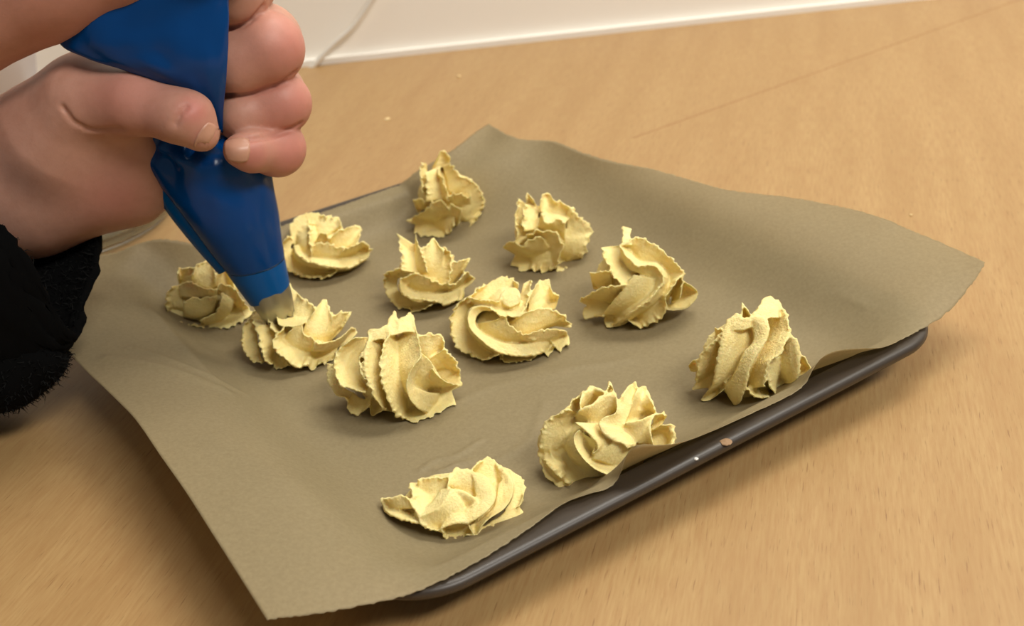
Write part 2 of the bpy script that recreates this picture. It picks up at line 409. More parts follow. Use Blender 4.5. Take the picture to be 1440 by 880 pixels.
# each biscuit: outline box in the photo, look of it, and its ridges. A ridge = (crest line, root line, options); the lines
# are read off an enlarged view (origin ox, oy, scale k) and carried onto the biscuit's own dome: crests stand proud, roots lie deep.
BISCUITS = [
('small tall biscuit swirl nearest the raised far corner of the paper', (572, 213, 682, 332), (560, 200, 6.286), 1.0, [
 ([(200,180),(198,300),(205,440)], [(250,190),(258,320),(265,470)]),
 ([(250,265),(248,400),(265,520)], [(370,215),(376,350),(388,500)]),
 ([(360,235),(395,340),(425,440),(445,520)], [(340,235),(360,345),(380,440),(390,500)]),
 ([(345,130),(375,85),(430,95),(465,130)], [(300,230),(370,220),(420,215),(450,190)]),
 ([(460,180),(520,280),(590,310),(660,345)], [(400,220),(430,330),(450,440),(540,450)]),
 ([(580,310),(660,345),(720,420),(765,530),(745,620),(690,690),(620,760)], [(500,440),(540,450),(565,480),(560,560),(545,620),(530,680),(530,740)]),
 ([(445,470),(500,450),(560,462),(640,480)], [(460,540),(520,550),(570,560),(640,590)]),
 ([(65,690),(140,665),(230,600),(320,520),(400,530),(450,600)], [(130,720),(250,712),(340,680),(400,650),(450,640),(480,650)]),
 ([(140,800),(220,825),(330,830),(430,810),(500,740)], [(150,735),(260,715),(370,690),(450,650),(490,630)]),
 ([(450,545),(520,560),(555,600),(545,680)], [(470,650),(490,700),(500,730),(520,750)]),
 ([(130,510),(180,500),(230,515)], [(170,620),(210,600),(240,580)]),
]),
('biscuit swirl with a ragged double peak, between the small tall one and the curled one', (706, 270, 832, 383), (700, 260, 6.286), 1.0, [
 ([(155,340),(150,240),(185,120)], [(220,340),(220,240),(250,170)]),
 ([(240,170),(222,280),(225,410)], [(372,190),(352,290),(350,390)]),
 ([(245,90),(275,80),(330,160)], [(260,180),(300,190),(340,190)]),
 ([(365,180),(415,60),(500,130),(580,160),(690,210)], [(380,250),(430,250),(500,260),(570,270),(640,290)]),
 ([(385,235),(410,320),(460,335),(530,305),(600,330)], [(400,230),(450,245),(540,240),(600,260),(660,270)]),
 ([(385,235),(410,320),(460,335),(530,305),(600,330)], [(360,370),(420,390),(480,390),(540,410),(590,480)]),
 ([(640,200),(740,290),(832,390),(822,460),(780,590),(730,690),(620,730),(520,755)], [(590,300),(610,360),(605,430),(590,500),(580,560),(560,620),(545,680),(530,720)], dict(p=1.0)),
 ([(250,440),(340,405),(450,405),(540,450),(575,520),(550,620),(520,745)], [(280,480),(360,465),(420,485),(460,540),(470,600),(440,660),(400,730)]),
 ([(35,550),(130,500),(215,545),(300,480),(400,465)], [(150,612),(250,635),(330,625),(400,600),(450,560)]),
 ([(115,705),(200,745),(300,750),(420,765),(510,730)], [(150,630),(260,632),(360,615),(450,600),(530,590)]),
 ([(150,345),(160,430),(172,525)], [(225,370),(240,430),(265,490)]),
]),
('flat rosette biscuit just right of the blue bag near the far rim', (395, 302, 523, 392), (380, 290, 8.0), 1.0, [
 ([(200,330),(130,430),(130,540),(170,690),(260,750),(360,790),(480,805),(600,810),(740,750)], [(260,380),(235,440),(230,500),(245,570),(300,640),(400,690),(520,705),(640,705),(770,700)], dict(p=.9)),
 ([(262,440),(310,540),(420,610),(560,660),(720,690),(880,690),(1000,640),(1110,570)], [(300,440),(370,530),(470,575),(600,595),(760,605),(900,590),(1000,560),(1120,510)], dict(sr=.82)),
 ([(262,440),(310,540),(420,610),(560,660),(720,690),(880,690),(1000,640),(1110,570)], [(240,560),(330,660),(450,700),(580,730),(720,740),(860,720),(980,670),(1080,600)], dict(p=.6)),
 ([(1140,495),(1060,405),(960,440),(820,485)], [(1110,520),(1000,530),(880,570),(760,600)]),
 ([(470,425),(600,405),(720,440),(840,480)], [(450,570),(600,600),(720,600),(830,570)], dict(sc=.9)),
 ([(640,370),(780,270),(870,235),(1015,235),(1015,310),(960,440)], [(640,420),(720,440),(800,460),(850,480),(870,485),(900,490)]),
 ([(330,110),(430,80),(560,90),(680,115),(785,165),(800,240)], [(420,230),(480,270),(540,310),(600,320),(660,310),(720,280)]),
 ([(212,230),(280,150),(350,105),(430,105)], [(255,410),(300,470),(390,500),(430,420)]),
 ([(430,190),(435,300),(445,400),(470,540)], [(520,200),(515,300),(515,380),(500,440)]),
 ([(530,320),(590,295),(650,340)], [(520,400),(570,410),(640,410)]),
]),
('biscuit rosette with pointed upright petals, in the row behind the broad flat rosette', (540, 328, 667, 438), (530, 320, 6.77), 1.0, [
 ([(195,60),(212,180),(232,300),(240,410)], [(350,160),(350,250),(355,330),(375,430)]),
 ([(250,395),(120,415),(68,480),(80,600),(130,705)], [(270,430),(215,460),(190,520),(200,600),(250,680)]),
 ([(130,700),(200,775),(280,762),(350,805),(430,780),(530,735)], [(200,600),(250,650),(320,680),(390,690),(460,700),(540,710)]),
 ([(370,432),(270,460),(218,530),(240,620),(330,680),(430,700)], [(390,455),(330,500),(285,560),(305,600),(380,625),(470,635)], dict(sr=.8)),
 ([(218,530),(240,620),(330,680),(430,702),(530,705),(630,728),(760,700),(835,660)], [(280,560),(310,590),(400,622),(500,630),(590,630),(680,615),(750,600),(830,575)], dict(sr=.84)),
 ([(375,438),(460,470),(560,510),(690,548)], [(285,570),(400,630),(540,632),(690,600)], dict(sc=.92)),
 ([(680,548),(780,505),(850,425),(942,475)], [(690,590),(780,590),(850,565),(910,520)]),
 ([(715,325),(800,318),(882,300),(830,410)], [(670,545),(730,530),(770,500),(800,460)]),
 ([(640,180),(680,220),(722,330),(705,450),(680,545)], [(610,200),(600,300),(590,400),(575,470),(560,510)]),
 ([(435,210),(500,150),(550,112),(600,170),(635,240)], [(470,430),(510,450),(550,455),(580,450),(610,430)]),
 ([(368,72),(400,170),(440,280),(478,430)], [(365,200),(365,300),(385,390),(430,440)]),
]),
('curled biscuit swirl with a thin broken tip, behind the steep cone', (813, 318, 982, 462), (800, 310, 5.5), .9, [
 ([(430,180),(540,125),(640,170),(740,250),(835,330),(888,410)], [(470,230),(540,330),(620,345),(690,370),(735,420),(770,480)], dict(p=.9)),
 ([(888,410),(840,460),(800,530),(750,592)], [(740,400),(735,450),(720,510),(700,570)], dict(p=.9)),
 ([(390,192),(430,250),(500,335),(560,350),(640,338),(700,385),(733,450),(700,520),(620,610),(500,700),(390,780),(290,825)], [(410,290),(460,360),(510,395),(580,415),(640,425),(665,460),(640,520),(580,590),(500,650),(400,700),(330,740),(270,770)], dict(sr=.8)),
 ([(390,192),(430,250),(500,335),(560,350),(640,338),(700,385),(733,450),(700,520),(620,610),(500,700),(390,780),(290,825)], [(450,200),(490,260),(540,310),(600,320),(680,330),(740,380),(770,450),(740,540),(660,640),(540,720),(430,800),(340,825)], dict(sr=.85)),
 ([(245,210),(280,300),(340,430),(430,490)], [(390,195),(430,280),(480,360),(520,420)], dict(sc=.95)),
 ([(500,420),(430,520),(370,590),(310,660),(255,735)], [(660,450),(625,540),(550,620),(450,690),(290,755)], dict(sc=.92,sr=.82,p=1.6,jag=.2)),
 ([(163,408),(240,395),(315,383)], [(190,530),(260,530),(340,500)]),
 ([(78,625),(140,580),(230,528),(330,510),(445,495)], [(160,660),(250,662),(320,645),(380,600),(440,540)]),
 ([(108,710),(140,752),(275,738)], [(120,670),(200,670),(310,660)]),
 ([(470,780),(550,828),(640,800),(720,740),(752,670),(740,590)], [(430,760),(500,710),(580,650),(650,600),(690,560),(715,540)], dict(p=1.)),
 ([(885,470),(960,515),(1000,570),(930,665),(830,692),(750,690)], [(870,480),(870,540),(850,600),(820,640),(780,650),(750,640)], dict(jag=.3)),
 ([(415,45),(420,110),(405,190)], [(485,65),(472,120),(490,190)], dict(sr=.95)),
 ([(885,415),(875,500),(850,610)], [(830,450),(805,560),(790,630)]),
]),
('broad flat biscuit rosette in the middle of the tray', (633, 390, 805, 510), (620, 380, 6.285), 1.0, [
 ([(520,790),(640,818),(740,805),(835,780)], [(540,730),(640,740),(740,745),(830,740)], dict(sc=.93)),
 ([(380,112),(280,190),(150,300),(88,420),(88,540),(140,670),(240,740),(350,792),(440,770),(540,740)], [(440,255),(330,255),(250,290),(225,390),(230,480),(265,570),(330,640),(400,690),(470,710),(550,720)], dict(p=.95)),
 ([(400,130),(500,75),(580,62),(650,85),(695,140)], [(270,245),(400,265),(500,270),(590,210),(660,180)], dict(sc=.97)),
 ([(250,245),(370,258),(490,268),(540,215),(590,160)], [(330,330),(430,330),(520,330),(600,320),(630,310)], dict(sr=.8)),
 ([(540,190),(600,155),(680,170),(705,230)], [(550,300),(600,325),(650,315),(700,290)], dict(sr=.9,p=1.8,jag=.2)),
 ([(430,335),(520,392),(610,408),(700,375),(765,300),(785,200),(795,85)], [(460,300),(540,315),(610,315),(680,285),(705,230),(720,170),(730,120)]),
 ([(790,230),(860,108),(955,88),(972,165),(1045,235)], [(770,360),(850,355),(920,350),(970,350),(1010,340)]),
 ([(440,330),(340,318),(260,358),(238,440),(270,530),(350,610),(450,690),(560,742),(680,758),(830,752)], [(450,360),(380,355),(320,400),(305,470),(340,530),(420,585),(530,635),(640,652),(760,652),(880,630)], dict(sr=.86,jag=.3)),
 ([(440,330),(340,318),(260,358),(238,440),(270,530),(350,610),(450,690),(560,742)], [(420,300),(320,290),(235,330),(205,440),(235,540),(310,640),(410,720),(530,760)], dict(p=.6,jag=.2)),
 ([(600,745),(700,757),(830,752),(900,718),(950,752),(998,715)], [(560,645),(660,652),(780,650),(870,640),(940,630),(985,630)], dict(sr=.86)),
 ([(490,440),(540,410),(578,415),(620,500),(720,560),(840,612)], [(310,470),(380,565),(480,625),(600,655),(720,660),(840,635)], dict(sc=.9)),
 ([(685,418),(760,370),(840,342),(960,342),(1080,388),(1165,510)], [(590,460),(680,540),(740,570),(840,550),(920,520),(1010,490)], dict(sc=.98)),
 ([(730,572),(880,528),(1000,518),(1090,550),(1138,590)], [(720,615),(830,628),(920,628),(990,620),(1095,600)], dict(sr=.86)),
 ([(985,650),(1050,715),(1080,672),(1138,640)], [(970,620),(1030,605),(1080,590),(1130,585)]),
]),
('blurred biscuit swirl in the shade behind the piping nozzle', (232, 365, 355, 462), (225, 355, 7.336), 1.0, [
 ([(60,630),(180,722),(380,772),(560,778),(740,762),(890,680)], [(130,600),(280,640),(420,680),(560,670),(700,610),(820,540)]),
 ([(640,410),(612,540),(540,640),(400,700)], [(760,500),(730,600),(630,690),(480,750)], dict(sr=.85)),
 ([(580,335),(700,328),(790,395),(900,560),(985,605)], [(630,420),(730,480),(780,550),(820,650),(910,670)]),
 ([(320,240),(400,110),(480,82),(540,130),(575,280)], [(330,330),(420,350),(480,370),(520,370),(560,360)]),
 ([(178,250),(200,178),(345,158)], [(200,330),(270,320),(350,320)]),
 ([(112,350),(65,480),(70,630)], [(260,330),(230,450),(250,610)]),
 ([(240,510),(340,478),(480,468),(590,450)], [(250,660),(350,670),(450,660),(550,610)], dict(sr=.8)),
 ([(190,330),(320,298),(440,355),(590,400)], [(210,450),(340,460),(460,460),(580,460)], dict(sr=.8)),
 ([(555,260),(620,208),(660,172),(750,290)], [(580,350),(640,350),(700,350),(770,390)]),
]),
('freshly piped biscuit directly under the metal nozzle tip', (340, 412, 500, 520), (330, 390, 6.283), 1.0, [
 ([(120,365),(65,480),(55,580),(90,680),(170,742),(245,757)], [(195,400),(195,500),(205,580),(220,660),(240,720),(260,740)]),
 ([(210,420),(190,460),(215,560),(240,650),(260,740),(335,778)], [(340,420),(345,480),(350,560),(355,620),(355,690),(350,740)], dict(p=1.)),
 ([(195,285),(148,350),(185,440)], [(310,330),(300,390),(310,450)]),
 ([(290,345),(325,440),(365,490)], [(320,340),(370,410),(410,480)]),
 ([(345,790),(400,802),(490,770)], [(350,680),(390,690),(460,700)], dict(sc=.9,sr=.7)),
 ([(440,450),(350,540),(365,640),(440,720),(560,808),(620,770),(700,812),(740,765),(860,742),(905,660)], [(450,460),(440,530),(475,575),(530,620),(620,652),(680,657),(740,657),(800,652),(860,645),(905,625)], dict(p=1.)),
 ([(480,480),(580,435),(620,500),(700,550),(820,578)], [(435,550),(510,610),(600,648),(700,655),(820,640)], dict(sc=.93)),
 ([(700,575),(840,570),(950,520),(1040,435),(1075,500)], [(690,650),(800,648),(880,628),(960,595),(1035,550)], dict(sr=.85)),
 ([(855,345),(940,308),(1032,308),(970,420)], [(780,570),(850,555),(900,510),(940,470)]),
 ([(680,330),(740,250),(792,182),(832,260),(860,360)], [(590,480),(670,560),(740,570),(800,550),(850,500)], dict(p=.9)),
 ([(485,55),(550,130),(620,200),(710,270)], [(430,290),(500,330),(570,360),(670,360)]),
 ([(372,255),(370,340),(400,422),(500,432),(610,410)], [(440,300),(450,340),(500,330),(580,355),(650,360)], dict(jag=.3)),
]),
('large tall biscuit swirl with upright ragged ridges, in front of the freshly piped one', (460, 440, 650, 592), (450, 430, 5.176), .9, [
 ([(60,420),(48,520),(110,625),(205,690)], [(110,430),(120,510),(170,590),(250,640)], dict(sc=.92)),
 ([(200,700),(205,770),(280,785),(370,720)], [(240,630),(290,670),(340,680),(370,670)], dict(sc=.9)),
 ([(365,765),(390,795),(490,745)], [(370,680),(420,690),(470,690)], dict(sc=.9)),
 ([(250,230),(130,325),(98,440),(130,555),(200,602),(335,628)], [(350,230),(335,285),(285,370),(272,440),(295,520),(345,590)], dict(p=.9)),
 ([(312,345),(283,420),(312,530)], [(335,360),(325,430),(340,550)]),
 ([(360,180),(335,290),(318,410),(340,540),(390,655),(445,745)], [(500,170),(465,290),(445,410),(455,530),(485,650),(525,770)], dict(p=1.2)),
 ([(500,200),(450,320),(438,450),(460,570),(500,690),(545,785),(640,838),(735,832),(832,800)], [(560,190),(562,280),(562,400),(572,500),(592,590),(632,660),(692,720),(752,760),(820,780)], dict(p=1.0)),
 ([(683,100),(720,260),(735,370),(680,440),(640,540),(640,630)], [(565,180),(558,280),(562,400),(572,480),(592,560),(625,640)], dict(jag=.25)),
 ([(490,130),(545,50),(575,110),(660,45),(688,110)], [(500,220),(545,210),(580,200),(630,190),(680,190)], dict(sr=.95,jag=1.6)),
 ([(360,180),(420,165),(490,145),(510,210)], [(345,260),(400,250),(460,240),(490,260)], dict(sr=.95)),
 ([(730,370),(660,470),(628,570),(650,670),(720,750),(800,788)], [(745,400),(695,500),(685,570),(725,612),(800,632),(880,632)], dict(sr=.84,jag=.1)),
 ([(700,735),(830,790),(920,742),(990,715)], [(690,590),(790,630),(880,636),(955,615)], dict(sr=.86,jag=.6)),
 ([(735,340),(800,400),(850,480),(880,525)], [(685,530),(730,610),(800,632),(890,620)], dict(sc=.9,jag=.1)),
 ([(815,455),(870,520),(950,565),(1038,578)], [(780,610),(830,632),(890,630),(965,612)], dict(jag=.2)),
 ([(905,315),(980,390),(1010,470),(1038,572)], [(790,390),(830,440),(870,510),(940,565)], dict(sc=.97)),
 ([(700,230),(800,203),(880,228),(912,310)], [(730,340),(770,370),(800,392),(880,350)], dict(sc=.93)),
]),
('steep cone shaped biscuit beside the right end of the near rim', (968, 418, 1140, 573), (960, 410, 5.179), .9, [
 ([(42,540),(80,500),(125,488)], [(60,580),(100,580),(130,550)], dict(jag=.3)),
 ([(290,300),(180,410),(118,470),(95,610),(72,715)], [(290,330),(275,420),(250,520),(235,600),(215,690)], dict(p=1.1)),
 ([(232,262),(265,270),(295,285)], [(245,340),(270,330),(295,330)]),
 ([(330,200),(290,310),(260,460),(232,620),(210,690),(135,788)], [(490,230),(510,330),(450,430),(410,520),(365,600),(300,710)], dict(p=1.3)),
 ([(325,200),(390,168),(440,185),(495,190)], [(310,280),(380,280),(440,280),(495,260)], dict(sr=.95)),
 ([(210,690),(138,785),(200,788),(290,720)], [(270,640),(240,690),(270,690),(320,680)], dict(jag=.1)),
 ([(430,175),(435,85),(495,170)], [(440,220),(460,210),(495,210)]),
 ([(495,180),(590,188),(632,250),(612,350),(552,450),(492,560),(470,660),(440,760),(385,842)], [(500,250),(520,335),(500,385),(450,435),(420,500),(390,570),(350,640),(305,690),(325,750)], dict(p=1.4,sr=.86,jag=.35)),
 ([(620,42),(710,80),(775,200),(782,280),(720,440),(640,505),(612,600),(592,692)], [(510,160),(610,200),(645,270),(620,360),(560,460),(500,560),(480,640),(460,700)], dict(p=1.1)),
 ([(515,165),(560,100),(620,42),(700,78)], [(520,220),(580,200),(640,190),(700,190)], dict(sr=.96)),
 ([(790,305),(838,360),(857,480),(852,600),(822,670),(740,722)], [(710,460),(700,520),(700,600),(700,680),(705,725),(690,745)], dict(p=1.2)),
 ([(650,495),(618,560),(640,690),(685,765)], [(710,470),(710,560),(708,640),(710,730)], dict(sc=.95)),
 ([(845,440),(912,520),(922,600),(860,700),(800,765),(710,775)], [(830,470),(850,560),(840,620),(800,680),(760,725),(700,740)]),
 ([(468,710),(540,765),(640,775),(730,772)], [(490,670),(560,680),(620,690),(700,720)]),
]),
('open rose shaped biscuit against the curled near edge of the paper', (757, 538, 950, 692), (740, 530, 5.177), .9, [
 ([(110,610),(118,690),(200,765),(290,815),(350,862),(450,845)], [(170,640),(210,700),(270,760),(340,800),(400,820),(450,820)], dict(sc=.95)),
 ([(310,235),(180,295),(118,370),(88,480),(98,580),(180,672),(260,762),(350,812),(450,838),(560,790),(650,730)], [(370,260),(365,330),(350,400),(335,470),(335,540),(365,600),(410,650),(460,690),(520,710),(590,715),(650,715)], dict(p=1.1)),
 ([(385,385),(343,440),(370,530),(430,610),(500,670),(580,708),(650,728)], [(400,400),(410,470),(430,530),(480,590),(550,632),(620,648),(700,655)], dict(sr=.86,jag=.1)),
 ([(375,380),(430,420),(505,490),(480,550)], [(400,500),(430,530),(460,545),(490,570)], dict(sc=.86,sr=.66,jag=.1)),
 ([(350,330),(440,400),(510,480),(515,530),(480,560)], [(520,340),(560,400),(610,445),(630,465),(560,530)], dict(sc=.97,sr=.82,p=1.2,jag=.2)),
 ([(640,470),(560,530),(480,590)], [(750,500),(720,600),(690,660)], dict(sc=.9,sr=.8,p=1.5,jag=.1)),
 ([(660,165),(650,260),(570,293),(527,340),(560,410),(640,468),(690,480),(780,492)], [(770,190),(740,290),(690,375),(640,375),(670,390),(720,410),(770,450),(790,475)], dict(sr=.86,jag=.1)),
 ([(527,340),(560,410),(640,468),(700,485),(735,520)], [(650,370),(700,380),(760,430),(790,470),(800,500)], dict(sr=.92,p=1.6,jag=.1)),
 ([(380,245),(480,200),(560,130),(640,115),(665,180)], [(355,310),(450,360),(520,355),(570,310),(650,265)], dict(p=1.2)),
 ([(298,245),(330,178),(395,138)], [(380,270),(390,250),(410,220)], dict(sc=.95)),
 ([(388,210),(410,118),(480,76),(570,108)], [(400,260),(460,230),(510,200),(570,160)], dict(p=1.4)),
 ([(588,110),(608,36),(645,115)], [(595,170),(625,170),(660,175)]),
 ([(690,140),(740,80),(790,38),(812,90)], [(690,270),(740,220),(780,180),(800,150)], dict(sr=.88)),
 ([(795,110),(860,72),(902,150),(945,245)], [(730,320),(800,325),(860,315),(940,285)], dict(p=1.2)),
 ([(725,330),(830,312),(935,270),(905,350),(925,495)], [(700,390),(770,450),(820,480),(860,490),(910,500)], dict(p=1.2,sr=.82,jag=.3)),
 ([(935,275),(990,253),(1022,285)], [(910,400),(950,370),(990,340)]),
 ([(990,343),(1062,348),(1088,410),(1082,480),(1055,508)], [(910,400),(912,440),(920,470),(922,490),(925,505)], dict(p=1.2)),
]),
('biscuit with a long flat tail, nearest the front corner of the paper', (536, 645, 738, 757), (530, 635, 6.545), .75, [
 ([(30,440),(70,540),(130,592),(240,635),(410,665)], [(110,420),(190,440),(270,490),(340,560),(400,600)], dict(sc=.97,p=1.3)),
 ([(30,438),(120,428),(232,398),(300,450)], [(70,520),(160,520),(240,520),(320,520)], dict(sr=.9)),
 ([(290,285),(325,410),(290,465),(390,606)], [(400,290),(480,400),(540,470),(580,520)], dict(p=1.2,sc=.96)),
 ([(375,275),(430,252),(545,238),(650,238)], [(410,420),(500,400),(590,370),(680,340)], dict(sc=.97)),
 ([(685,338),(640,420),(560,522),(388,607)], [(590,350),(530,440),(450,510),(340,570)], dict(sr=.86,jag=.2)),
 ([(685,338),(640,440),(560,530),(392,607),(420,685)], [(810,500),(740,570),(660,630),(610,690),(590,735)], dict(sr=.84,jag=.2)),
 ([(395,610),(430,685),(490,715),(590,742)], [(490,590),(550,640),(600,680),(620,700)], dict(sc=.97)),
 ([(635,310),(690,178),(800,158),(905,190)], [(690,345),(790,372),(860,392),(915,380)], dict(p=1.2)),
 ([(680,342),(760,350),(850,390),(918,445),(870,500)], [(740,480),(770,510),(800,520),(830,522),(850,510)], dict(sc=.92,p=1.3,jag=.1)),
 ([(880,188),(970,208),(1050,280),(1098,400),(1050,512),(960,592),(840,664)], [(890,300),(905,375),(925,445),(930,460),(880,490),(790,540),(640,640)], dict(p=1.5,sr=.86,jag=.15)),
 ([(840,664),(720,664),(580,712)], [(780,560),(700,590),(610,660)], dict(sr=.9,p=1.5,jag=.1)),
 ([(580,712),(650,802),(760,797),(866,760)], [(620,690),(700,665),(780,660),(855,660)], dict(p=.9)),
 ([(870,155),(940,80),(1030,62),(1130,118),(1200,178),(1245,265)], [(890,200),(980,220),(1060,290),(1090,360),(1095,410),(1110,440)], dict(p=1.2)),
 ([(1215,190),(1248,270),(1248,400),(1172,522),(1040,612),(960,692),(920,760)], [(1120,300),(1100,430),(1080,500),(1020,570),(950,630),(890,665),(850,690)], dict(sr=.84,jag=.2)),
 ([(1180,160),(1290,198),(1358,290),(1355,420),(1310,510)], [(1230,260),(1250,320),(1250,400),(1225,470),(1185,530)], dict(p=1.1)),
 ([(1352,560),(1290,622),(1200,705),(1075,705)], [(1250,440),(1195,530),(1130,600),(1050,640)], dict(jag=.3,p=.9)),
 ([(845,690),(930,808),(1060,755),(1075,690)], [(920,640),(950,690),(1000,680),(1060,640)], dict(jag=.3)),
]),
]
def fuse(V, F, vox=.00032, close=.00042, keep=.00036):
    """knead overlapping folds into one soft continuous surface, closing the thinnest gaps"""
    tr = []
    for f in F:
        for i in range(1, len(f) - 1): tr.append((f[0], f[i], f[i + 1]))
    xf = vdb.createLinearTransform(voxelSize=vox)
    g = vdb.FloatGrid.createLevelSetFromPolygons(V.astype(np.float32), triangles=np.array(tr, np.uint32), transform=xf, halfWidth=4.0)
    p, q = g.convertToQuads(close)
    g = vdb.FloatGrid.createLevelSetFromPolygons(p, quads=q, transform=xf, halfWidth=4.0)
    p, q = g.convertToQuads(-keep)
    p = p.astype(float); n = np.zeros(len(p)); acc = np.zeros_like(p)
    e = np.vstack([q[:, [0, 1]], q[:, [1, 2]], q[:, [2, 3]], q[:, [3, 0]]]).astype(int)
    for _ in range(2):
        acc[:] = 0; n[:] = 0
        np.add.at(acc, e[:, 0], p[e[:, 1]]); np.add.at(n, e[:, 0], 1); np.add.at(acc, e[:, 1], p[e[:, 0]]); np.add.at(n, e[:, 1], 1)
        p = p * .7 + .3 * acc / n[:, None]
    p += np.random.default_rng(len(p)).normal(0, .00005, p.shape)      # sandy, crumbly skin
    return p, q.tolist()
def build_biscuits():
    th0 = math.atan2(1, 1)
    for bi, (label, (x0, y0, x1, y1), (ox, oy, k), br, ridges) in enumerate(BISCUITS):
        rng = np.random.default_rng(100 + bi)
        cx = (x0 + x1) / 2
        # dome fitted to the biscuit's outline: a = half width, b = half depth, h = height
        probe = at(cx, (y0 + y1 * 2) / 3, FLOOR_Z); a = (x1 - x0) / 2 * mpp(probe)
        dirv = (probe - CPOS) / np.linalg.norm(probe - CPOS); sn = -dirv[2]; cs = math.sqrt(1 - sn * sn)
        E = (y1 - y0) / 2 * mpp(probe); b = min(a * br, .8 * E / sn)
        h = math.sqrt(E * E - (b * sn) ** 2) / cs
        zc = FLOOR_Z + .78 * h * (h * cs / E)
        ctr = at(cx, (y0 + y1) / 2, zc)
        ax = np.array([a, b, h])
        def on_dome(px, py, s, deep=0.0):
            d = FWD[None] + ((px - 720) / F_PX)[:, None] * CR - ((py - 440) / F_PX)[:, None] * CU
            o = (CPOS - ctr)[None] / ax; e = d / ax
            A = (e * e).sum(1); B = (o * e).sum(1); Cq = (o * o).sum(1) - s * s
            disc = B * B - A * Cq
            t = (-B - np.sqrt(np.maximum(disc, 0))) / A
            tf = (FLOOR_Z + .0004 - CPOS[2]) / d[:, 2]
            return CPOS[None] + d * (np.minimum(t, tf) + deep)[:, None]
        allv, allf, off = [], [], 0
        for rg in ridges:
            crest, root = rg[0], rg[1]; op = dict(sc=1.0, sr=.68, p=.75, jag=1.0)
            if len(rg) > 2: op.update(rg[2])
            op['sr'] = op['sc'] - (op['sc'] - op['sr']) * (1.55 if bi in (10, 11) else 1.05 if bi in (0, 1, 6) else 1.25)
            c0 = np.array([(ox + x / k, oy + y / k) for x, y in crest]); r0 = np.array([(ox + x / k, oy + y / k) for x, y in root])
            L = np.linalg.norm(np.diff(c0, axis=0), axis=1).sum(); nu = int(max(14, L / .9)); nv = 12
            Cc, Rr = by_length(catmull(c0, 200), nu), by_length(catmull(r0, 200), nu)
            fine = rng.uniform(-1, 1, nu); jag = op['jag'] * (.55 * fine + .8 * noise1(nu, 4, rng) + .5 * np.minimum(0, noise1(nu, 7, rng) * 2 + .6))
            dirn = Cc - Rr; ln = np.linalg.norm(dirn, axis=1) + 1e-6
            rag = dirn / ln[:, None] * np.clip(jag * 3.0, -6.0, 3.6)[:, None]
            fr, bk = [], []
            for j in range(nv):
                t = (j / (nv - 1)) ** 1.3; q = Cc * (1 - t) + Rr * t + rag * np.exp(-t * ln / 3.6)[:, None]
                s = op['sc'] + (op['sr'] - op['sc']) * t ** op['p']
                s = s - .012 * math.exp(-(t / .08) ** 2)              # the very edge rounds over
                wob = .007 * noise1(nu, 16, rng) * t * (1 - t) * 4
                fr.append(on_dome(q[:, 0], q[:, 1], s + wob))
                bk.append(on_dome(q[:, 0], q[:, 1], s - .03 - .08 * min(1, t * 2), .0012 + .002 * min(1, t * 2)))
            G = np.array(fr + bk[::-1])                              # 2nv rows x nu, a closed loop of rows
            n2 = 2 * nv; V = G.transpose(1, 0, 2).reshape(-1, 3)     # nu rings of n2
            allv.append(V); allf += [[i + off for i in f] for f in grid_faces(nu, n2, True)]
            allf += [[off + i for i in range(n2)], [off + (nu - 1) * n2 + i for i in range(n2)][::-1]]
            off += len(V)
        # heart of the biscuit, finned on the side turned away
        nt, nz = 90, 34; vs = []; fb = -math.asin(min(.98, (zc - FLOOR_Z) / h))
        for iz in range(nz):
            f = fb + iz / (nz - 1) * (math.pi / 2 - fb)
            for it in range(nt):
                t = it / nt * 2 * math.pi; back = max(0, math.sin(t) + .15) ** .6 if math.sin(t) > -.15 else 0
                rd = .62 * (1 - .16 * max(0, math.sin(f))) + .20 * (1 - .9 * max(0, math.sin(f)) ** 1.2) * back * (1 - abs(math.sin(4 * (t + 1.1 * f + bi)))) ** 1.1 * (1 + .12 * rng.uniform(-1, 1)) * max(0, math.cos(f)) ** .4
                p = ctr + ax * np.array([math.cos(t) * math.cos(f), math.sin(t) * math.cos(f), math.sin(f)]) * rd
                p[2] = max(p[2], FLOOR_Z + .0002); vs.append(p)
            if iz == 0: vs = [np.array([v[0], v[1], FLOOR_Z + .0002]) for v in vs]
        fs = grid_faces(nz, nt, True); fs.append(list(range(nt))[::-1])
        allv.append(np.array(vs)); allf += [[i + off for i in f] for f in fs]
        ctr = np.array([ctr[0], ctr[1], FLOOR_Z])
        V, allf = fuse(np.vstack(allv) - ctr, allf)
        o = mesh_obj('piped_biscuit', V, allf, M_DOUGH); o.location = ctr
        bm = bmesh.new(); bm.from_mesh(o.data); bmesh.ops.recalc_face_normals(bm, faces=bm.faces); bm.to_mesh(o.data); bm.free()
        tag(o, label, 'biscuit', 'piped biscuits on the baking paper')
build_biscuits()

